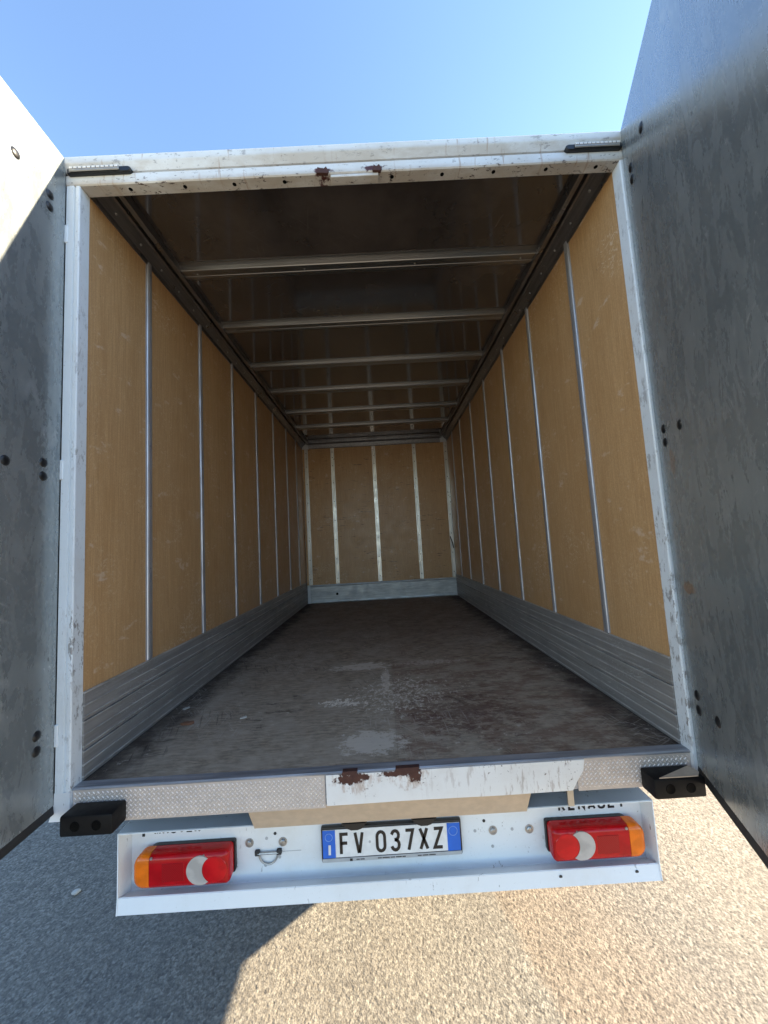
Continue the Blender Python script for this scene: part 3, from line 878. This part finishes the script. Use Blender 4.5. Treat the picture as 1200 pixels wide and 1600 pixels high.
GL = {   # unit box 0..1 wide, 0..1 high
    'F': [([(0.95, 0.96), (0.06, 0.96), (0.06, 0.0)], False), ([(0.06, 0.52), (0.85, 0.52)], False)],
    'V': [([(0.02, 1.0), (0.46, 0.0)], False), ([(0.98, 1.0), (0.54, 0.0)], False)],
    '0': [([(0.04, 0.28)] + arc(0.5, 0.27, 0.46, 0.24, 180, 360, 9)[1:] + [(0.96, 0.72)] + arc(0.5, 0.73, 0.46, 0.24, 0, 180, 9)[1:], True)],
    '3': [([(0.06, 0.80)] + arc(0.5, 0.75, 0.42, 0.22, 160, -70, 10) + [(0.42, 0.53)], False), ([(0.42, 0.53)] + arc(0.5, 0.28, 0.45, 0.25, 70, -165, 11), False)],
    '7': [([(0.02, 0.96), (0.95, 0.96), (0.34, 0.0)], False)],
    'X': [([(0.04, 1.0), (0.96, 0.0)], False), ([(0.96, 1.0), (0.04, 0.0)], False)],
    'Z': [([(0.05, 0.96), (0.93, 0.96), (0.06, 0.04), (0.97, 0.04)], False)],
    'R': [([(0.08, 0.0), (0.08, 0.94), (0.7, 0.94), (0.92, 0.8), (0.92, 0.62), (0.7, 0.48), (0.08, 0.48)], False), ([(0.5, 0.48), (0.92, 0.0)], False)],
    'E': [([(0.95, 0.94), (0.08, 0.94), (0.08, 0.06), (0.95, 0.06)], False), ([(0.08, 0.5), (0.8, 0.5)], False)],
    'N': [([(0.08, 0.0), (0.08, 0.97), (0.92, 0.03), (0.92, 1.0)], False)],
    'A': [([(0.02, 0.0), (0.5, 0.97), (0.98, 0.0)], False), ([(0.2, 0.3), (0.8, 0.3)], False)],
    'U': [([(0.06, 1.0), (0.06, 0.25)] + arc(0.5, 0.26, 0.44, 0.22, 180, 360, 9)[1:-1] + [(0.94, 0.25), (0.94, 1.0)], False)],
    'L': [([(0.08, 1.0), (0.08, 0.06), (0.95, 0.06)], False)],
    'T': [([(0.0, 0.94), (1.0, 0.94)], False), ([(0.5, 0.94), (0.5, 0.0)], False)],
    'M': [([(0.06, 0.0), (0.06, 0.96), (0.5, 0.2), (0.94, 0.96), (0.94, 0.0)], False)],
    'S': [([(0.92, 0.82)] + arc(0.5, 0.74, 0.42, 0.2, 20, 270, 9) + arc(0.5, 0.27, 0.42, 0.24, 90, -160, 9)[1:], False)],
}
def glyph(ch, x0, z0, wd, ht, y0, y1, sw, ins=True):
    bm = nb()
    i = sw / 2
    pl = [([(x0 + i + u * (wd - sw), z0 + i + v * (ht - sw)) for u, v in p], c) for p, c in GL[ch]]
    return strokes(bm, pl, y0, y1, sw)

# maker's lettering printed at the top of the crossmember, half hidden by its flange
xs = np.linspace(0.640, 0.902, 8)
for k, ch in enumerate("RENAULT"):
    bm = glyph(ch, xs[k], -0.2745, 0.031, 0.036, 0.1188, 0.1198, 0.0075)
    link("letter", bm, 'plate_black', cm)
xs = np.linspace(-0.868, -0.690, 7)
for k, ch in enumerate("MASTER"):
    bm = glyph(ch, xs[k], -0.2655, 0.0255, 0.034, 0.1188, 0.1198, 0.0065)
    link("letter", bm, 'plate_black', cm)
bm = nb(); box(bm, -0.912, -0.902, 0.1188, 0.1198, -0.270, -0.252)
link("letter_dot", bm, 'plate_black', cm)

# ------------------------------------------------------------------ number plate
PX0, PX1, PZ0, PZ1 = -0.2465, 0.2705, -0.385, -0.267
bm = nb(); box(bm, PX0, PX1, 0.100, 0.1185, PZ0, PZ1, 0.004, 2)
npl = link("number_plate", bm, 'plate_black', truck, smooth=True)
bm = nb(); box(bm, PX0 + 0.003, PX1 - 0.003, 0.0975, 0.0998, PZ0 + 0.0008, PZ0 + 0.0135, 0.001)
link("plate_strip", bm, 'frame_grey', npl)
bm = nb(); box(bm, PX0 + 0.0065, PX1 - 0.0065, 0.0972, 0.0996, PZ0 + 0.0165, PZ1 - 0.0065, 0.0008)
link("plate_face", bm, 'plate_white', npl)
F0, F1 = PZ0 + 0.0165, PZ1 - 0.0065
for x0, x1 in ((PX0 + 0.0065, PX0 + 0.0525), (PX1 - 0.0535, PX1 - 0.0065)):
    bm = nb(); box(bm, x0, x1, 0.0958, 0.0970, F0 + 0.0006, F1 - 0.0006)
    link("blue_band", bm, 'plate_blue', npl)
def zx(v): return PX0 + (v - 50) * (PX1 - PX0) / 1060.0
for ch, a, b in (('F', 186, 266), ('V', 296, 374), ('0', 458, 542), ('3', 566, 650), ('7', 676, 756), ('X', 784, 862), ('Z', 888, 974)):
    bm = glyph(ch, zx(a), F0 + 0.0070, zx(b) - zx(a), F1 - F0 - 0.0150, 0.0960, 0.0972, 0.0106)
    link("plate_character", bm, 'plate_black', npl)
bm = nb(); cyl(bm, (zx(416), 0.0972, (F0 + F1) / 2), (0, -1, 0), 0.0042, 0.001, 12)
link("plate_seal", bm, 'frame_grey', npl)
bm = nb(); strokes(bm, [([(zx(113), F0 + 0.012), (zx(115), F0 + 0.045)], False)], 0.0948, 0.0958, 0.0085)
link("country_letter", bm, 'plate_white', npl)
for cx, cz, r, mt in ((zx(1045), F1 - 0.027, 0.0155, 'plate_star'), (zx(110), F1 - 0.024, 0.013, 'plate_star')):
    bm = nb(); strokes(bm, [(arc(cx, cz, r, r, 0, 350, 24), True)], 0.0949, 0.0958, 0.0022)
    link("ring_emblem", bm, mt, npl)
for x0, x1, ws in ((zx(262), zx(290), 0.008), ):
    bm = nb(); box(bm, x0, x1 - 0.004, 0.0968, 0.0974, PZ0 + 0.003, PZ0 + 0.011)
    link("plate_mark", bm, 'plate_black', npl)
bm = nb()
for a, b in ((310, 335), (340, 372), (470, 500), (505, 560), (566, 600), (606, 650), (655, 680), (770, 800), (806, 850), (856, 905)):
    box(bm, zx(a), zx(b), 0.0970, 0.0974, PZ0 + 0.0055, PZ0 + 0.0085)
link("small_print", bm, 'plate_black', npl, kind="stuff")
# plate lamps hanging over the top edge
for cx in (zx(308), zx(830)):
    bm = nb()
    pr = [(cx - 0.047, -0.2365), (cx + 0.047, -0.2365), (cx + 0.046, -0.246), (cx + 0.026, -0.2655), (cx + 0.012, -0.2695), (cx - 0.012, -0.2695), (cx - 0.026, -0.2635), (cx - 0.046, -0.246)]
    prism(bm, pr, 'y', 0.078, 0.1195)
    bmesh.ops.bevel(bm, geom=[e for e in bm.edges if all(abs(v.co.y - 0.078) < 1e-5 for v in e.verts)], offset=0.006, segments=2, affect='EDGES')
    pl_ = link("plate_lamp", bm, 'black_plastic', npl, smooth=True)

# ------------------------------------------------------------------ tail lights
def rounded(x0, x1, z0, z1, r_in, r_out, outer_right, n=7):
    rl, rr = (r_in, r_out) if outer_right else (r_out, r_in)
    pts = []
    for cx, cz, r, a0 in ((x1 - rr, z1 - rr, rr, 0), (x0 + rl, z1 - rl, rl, 90), (x0 + rl, z0 + rl, rl, 180), (x1 - rr, z0 + rr, rr, 270)):
        pts += [(cx + r * math.cos(math.radians(a0 + 90 * k / n)), cz + r * math.sin(math.radians(a0 + 90 * k / n))) for k in range(n + 1)]
    return pts

def loft(bm, outlines):
    R = [[bm.verts.new(p) for p in o] for o in outlines]
    for a, b in zip(R, R[1:]):
        for k in range(len(a)):
            j = (k + 1) % len(a)
            bm.faces.new((a[k], a[j], b[j], b[k]))
    bm.faces.new(R[0][::-1]); bm.faces.new(R[-1])
    return bm

def tail_light(x0, x1, outer_right):
    z0, z1 = -0.404, -0.291
    s = 1 if outer_right else -1
    # black back housing, a little taller than the lens
    bm = nb()
    hx0, hx1 = (x0 - 0.003, x1 - 0.028) if outer_right else (x0 + 0.028, x1 + 0.003)
    o1 = rounded(hx0, hx1, z0 + 0.004, z1 - 0.001, 0.008, 0.03, outer_right)
    loft(bm, [[(a, 0.1185, b) for a, b in o1], [(a, 0.1045, b) for a, b in o1]])
    tl = link("tail_light", bm, 'black_plastic', truck, smooth=True)
    # lens body: lofted with rounded front edge, cut into amber end and red middle
    def lens_part(xa, xb, name, mat, label=None):
        bm = nb()
        outs = []
        for y, ins in ((0.104, 0.002), (0.069, 0.001), (0.061, 0.004), (0.0555, 0.011), (0.053, 0.020)):
            o = rounded(x0 + ins, x1 - ins, z0 + ins, z1 - ins, max(0.014 - ins * 0.3, 0.006), max(0.036 - ins * 0.8, 0.014), outer_right)
            outs.append([(a, y, b) for a, b in o])
        loft(bm, outs)
        for px, nx in ((xa, -1), (xb, 1)):
            g = bm.verts[:] + bm.edges[:] + bm.faces[:]
            r = bmesh.ops.bisect_plane(bm, geom=g, plane_co=(px, 0, 0), plane_no=(nx, 0, 0), clear_outer=True)
            ce = [e for e in r['geom_cut'] if isinstance(e, bmesh.types.BMEdge)]
            if ce: bmesh.ops.contextual_create(bm, geom=ce)
        return link(name, bm, mat, tl, smooth=True, ang=50)
    am = 0.060
    if outer_right:
        lens_part(x0 - 1, x1 - am - 0.0012, "red_lens", 'red_lens'); lens_part(x1 - am, x1 + 1, "amber_lens", 'amber_lens')
        icx = x0 + 0.050
    else:
        lens_part(x0 + am + 0.0012, x1 + 1, "red_lens", 'red_lens'); lens_part(x0 - 1, x0 + am, "amber_lens", 'amber_lens')
        icx = x1 - 0.050
    zc = (z0 + z1) / 2
    ra, rb = sorted((icx + s * 0.108, icx + s * 0.185))
    bm = nb(); box(bm, ra, rb, 0.0518, 0.056, zc - 0.030, zc + 0.030, 0.0012)
    link("reflector", bm, 'reflector_red', tl)
    # crescent reversing lens: disc offset outward, cut by the inner round lens
    R1, R2 = 0.0475, 0.0445
    c1 = icx + s * 0.052
    d = abs(c1 - icx); a_ = (R1 * R1 - R2 * R2 + d * d) / (2 * d); hgt = math.sqrt(R1 * R1 - a_ * a_)
    th = math.atan2(hgt, a_)                # half angle on the big disc, measured from the direction to icx
    ph = math.atan2(hgt, d - a_)
    o1 = [(c1 - s * R1 * math.cos(t), zc + R1 * math.sin(t)) for t in np.linspace(th, 2 * math.pi - th, 22)]
    o2 = [(icx + s * R2 * math.cos(t), zc + R2 * math.sin(t)) for t in np.linspace(-ph, ph, 14)][1:-1]
    bm = nb(); prism(bm, o1 + o2, 'y', 0.0520, 0.057)
    link("reverse_lens", bm, 'reverse_lens', tl)
    bm = nb(); cyl(bm, (icx, 0.0540, zc), (0, -1, 0), R2 - 0.0015, 0.0014, 28, r2=R2 - 0.003, dome=0.0015)
    link("fog_lens", bm, 'dark_red_lens', tl, smooth=True)
    for xx, zz in ((c1 - s * 0.012, z1 - 0.012), (c1 - s * 0.012, z0 + 0.012), (x1 - am - 0.008 if outer_right else x0 + am + 0.008, z1 - 0.01)):
        bm = nb(); cyl(bm, (xx, 0.0575, zz), (0, -1, 0), 0.0045, 0.003, 10)
        link("lens_screw", bm, 'bolt_steel', tl)
tail_light(-0.908, -0.566, False)
tail_light(0.586, 0.922, True)

# ------------------------------------------------------------------ marker lamps on the header
for x0, x1, s in ((-1.086, -0.843, -1), (0.833, 1.052, 1)):
    bm = nb()
    zb, zt = 2.236, 2.259
    xa, xb = x0, x1
    inner = xb if s < 0 else xa
    r = 0.012
    o = rounded(xa, xb, zb, zt - 0.001, 0.012, 0.004, s > 0, 5)
    loft(bm, [[(a, -0.046, b) for a, b in o], [(a, -0.059, b) for a, b in o], [(a + (0.002 if a < (xa + xb) / 2 else -0.002), -0.062, b + (0.002 if b < (zb + zt) / 2 else -0.002)) for a, b in o]])
    ml = link("marker_lamp", bm, 'black_plastic', truck, smooth=True)
    la, lb = (xa + 0.012, xb - 0.042) if s < 0 else (xa + 0.034, xb - 0.010)
    bm = nb(); box(bm, la, lb, -0.0675, -0.0622, 2.2395, 2.2575, 0.002)
    link("clear_lens", bm, 'lamp_clear', ml)
    nled = 11
    for k in range(nled):
        xx = la + (lb - la) * (k + 0.5) / nled
        bm = nb(); box(bm, xx - 0.0062, xx + 0.0062, -0.0695, -0.0676, 2.2485, 2.2565, 0.0008)
        link("led", bm, 'led_white', ml)

# ------------------------------------------------------------------ rear doors
def door(hx, ang, side):
    """door space: x runs from the hinge edge to the free edge, the lining is the face at y = 0, z as the truck"""
    a = math.radians(ang)
    Wd = 1.06
    z0, z1 = -0.040, 2.305
    out = -1 if side < 0 else 1
    bm = nb(); box(bm, 0.0, Wd, *sorted((0.0, out * 0.034)), z0, z1)
    d = link("rear_door", bm, 'door_lining', truck)
    d.pass_index = 1 if side < 0 else 2
    d.location = (hx, -0.0498, 0); d.rotation_euler = (0, 0, a)
    d["label"] = "left-hand rear door" if side < 0 else "right-hand rear door"
    bm = nb(); box(bm, -0.002, Wd + 0.002, *sorted((out * 0.0345, out * 0.0375)), z0 - 0.002, z1 + 0.001)
    link("outer_skin", bm, 'white_paint', d)
    bm = nb(); prism(bm, [(0.004 * -out, z0 - 0.026), (-0.004 * -out * 0, z0 - 0.001), (out * 0.030, z0 - 0.001), (out * 0.026, z0 - 0.026)], 'x', 0.0, Wd)
    link("bottom_seal", bm, 'seal_rubber', d)
    bm = nb(); box(bm, -0.028 if side < 0 else -0.008, -0.0005, *sorted((out * (0.0015 if side < 0 else 0.006), out * 0.030)), z0, z1 - 0.03)
    link("hinge_seal", bm, 'seal_rubber', d)
    pos = []
    for zc in (2.068, 1.078, 0.190):
        pos += [(0.068, zc + 0.0235), (0.068, zc - 0.0235), (0.202, zc + (0.035 if zc > 2 else 0.0))]
    for xx, zz in pos:
        bm = nb(); cyl(bm, (xx, 0.0, zz), (0, -out, 0), 0.0165, 0.0012, 20, r2=0.0155, dome=0.0045)
        link("door_bolt", bm, 'black_plastic', d, smooth=True)
    return d
door(-1.0985, -87.5, -1)
door(1.057, -110.8, 1)

# ------------------------------------------------------------------ chassis, wheels, skirts (they shape the shadow under the truck)
for s in (-1, 1):
    bm = nb(); box(bm, *sorted((s * 0.36, s * 0.44)), 0.21, 4.6, -0.30, -0.10)
    link("chassis_rail", bm, 'underbody', truck)
    bm = nb(); prism(bm, [(0.67, -0.098), (0.92, -0.262), (3.6, -0.262), (3.6, -0.098)], 'x', *sorted((s * 1.078, s * 1.102)))
    link("side_skirt", bm, 'white_paint', truck)
    for yy in (1.95,):
        bm = nb()
        prof = [(0.19, 0.10), (0.24, 0.105), (0.335, 0.10), (0.352, 0.08), (0.352, -0.08), (0.335, -0.10), (0.24, -0.105), (0.19, -0.10)]
        n = 40; R = []
        for k in range(n):
            t = 2 * math.pi * k / n
            R.append([bm.verts.new((s * 0.86 + b, yy + r * math.cos(t), GZ + 0.352 + r * math.sin(t))) for r, b in prof])
        for k in range(n):
            j = (k + 1) % n
            for i in range(len(prof)):
                ii = (i + 1) % len(prof)
                bm.faces.new((R[k][i], R[k][ii], R[j][ii], R[j][i]))
        wh = link("wheel", bm, 'tyre_rubber', truck, smooth=True)
        bm = nb(); cyl(bm, (s * 0.82, yy, GZ + 0.352), (s, 0, 0), 0.19, 0.10, 32, r2=0.17)
        link("rim", bm, 'rim_steel', wh, smooth=True)
bm = nb(); cyl(bm, (-0.8, 1.95, GZ + 0.352), (1, 0, 0), 0.055, 1.6, 16)
link("rear_axle", bm, 'underbody', truck, smooth=True)

# ------------------------------------------------------------------ loose bits
def flake(name, loc, sx, sy, th, mat, label, cat, rot=0.0, seed=1):
    rr = random.Random(seed)
    n = 9
    pts = []
    for k in range(n):
        t = 2 * math.pi * k / n
        q = rr.uniform(0.65, 1.1)
        pts.append((sx * q * math.cos(t), sy * q * math.sin(t)))
    bm = nb(); prism(bm, pts, 'z', 0.0, th)
    for v in bm.verts: v.co.z += rr.uniform(0, th * 0.8) if v.co.z > th * 0.5 else 0
    o = link(name, bm, mat)
    o.location = loc; o.rotation_euler = (0, 0, rot)
    o["label"] = label; o["category"] = cat
    return o
flake("wood_scrap", (-0.885, 0.395, 0.0006), 0.036, 0.012, 0.006, 'wood_scrap', "small reddish brown splinter of wood on the left of the load floor", "splinter", 0.2, 3)
flake("paper_scrap", (-0.645, 0.427, 0.0006), 0.016, 0.009, 0.003, 'paper', "tiny crumpled white paper scrap lying on the grey load floor", "paper scrap", 0.5, 5)
flake("paper_scrap", (-0.985, 0.57, 0.0006), 0.022, 0.01, 0.003, 'paper', "torn pale paper scrap lying against the left kick board", "paper scrap", 0.9, 8)

def stone(loc, r, label, cat, seed):
    rr = random.Random(seed)
    bm = nb(); bmesh.ops.create_icosphere(bm, subdivisions=2, radius=1.0)
    for v in bm.verts:
        f = 1 + 0.22 * math.sin(v.co.x * 3 + seed) * math.sin(v.co.y * 4 + seed * 2) + rr.uniform(-0.05, 0.05)
        v.co = Vector((v.co.x * r * 1.5 * f, v.co.y * r * f, v.co.z * r * 0.7 * f))
    o = link("pebble", bm, 'pale_stone', smooth=True, ang=60)
    o.location = loc; o.rotation_euler = (0.1, 0.1, 0.6); o["label"] = label; o["category"] = cat
stone((-1.645, 0.73, GZ + 0.011), 0.013, "pale flat pebble lying on shaded asphalt left of the rear bumper", "pebble", 2)
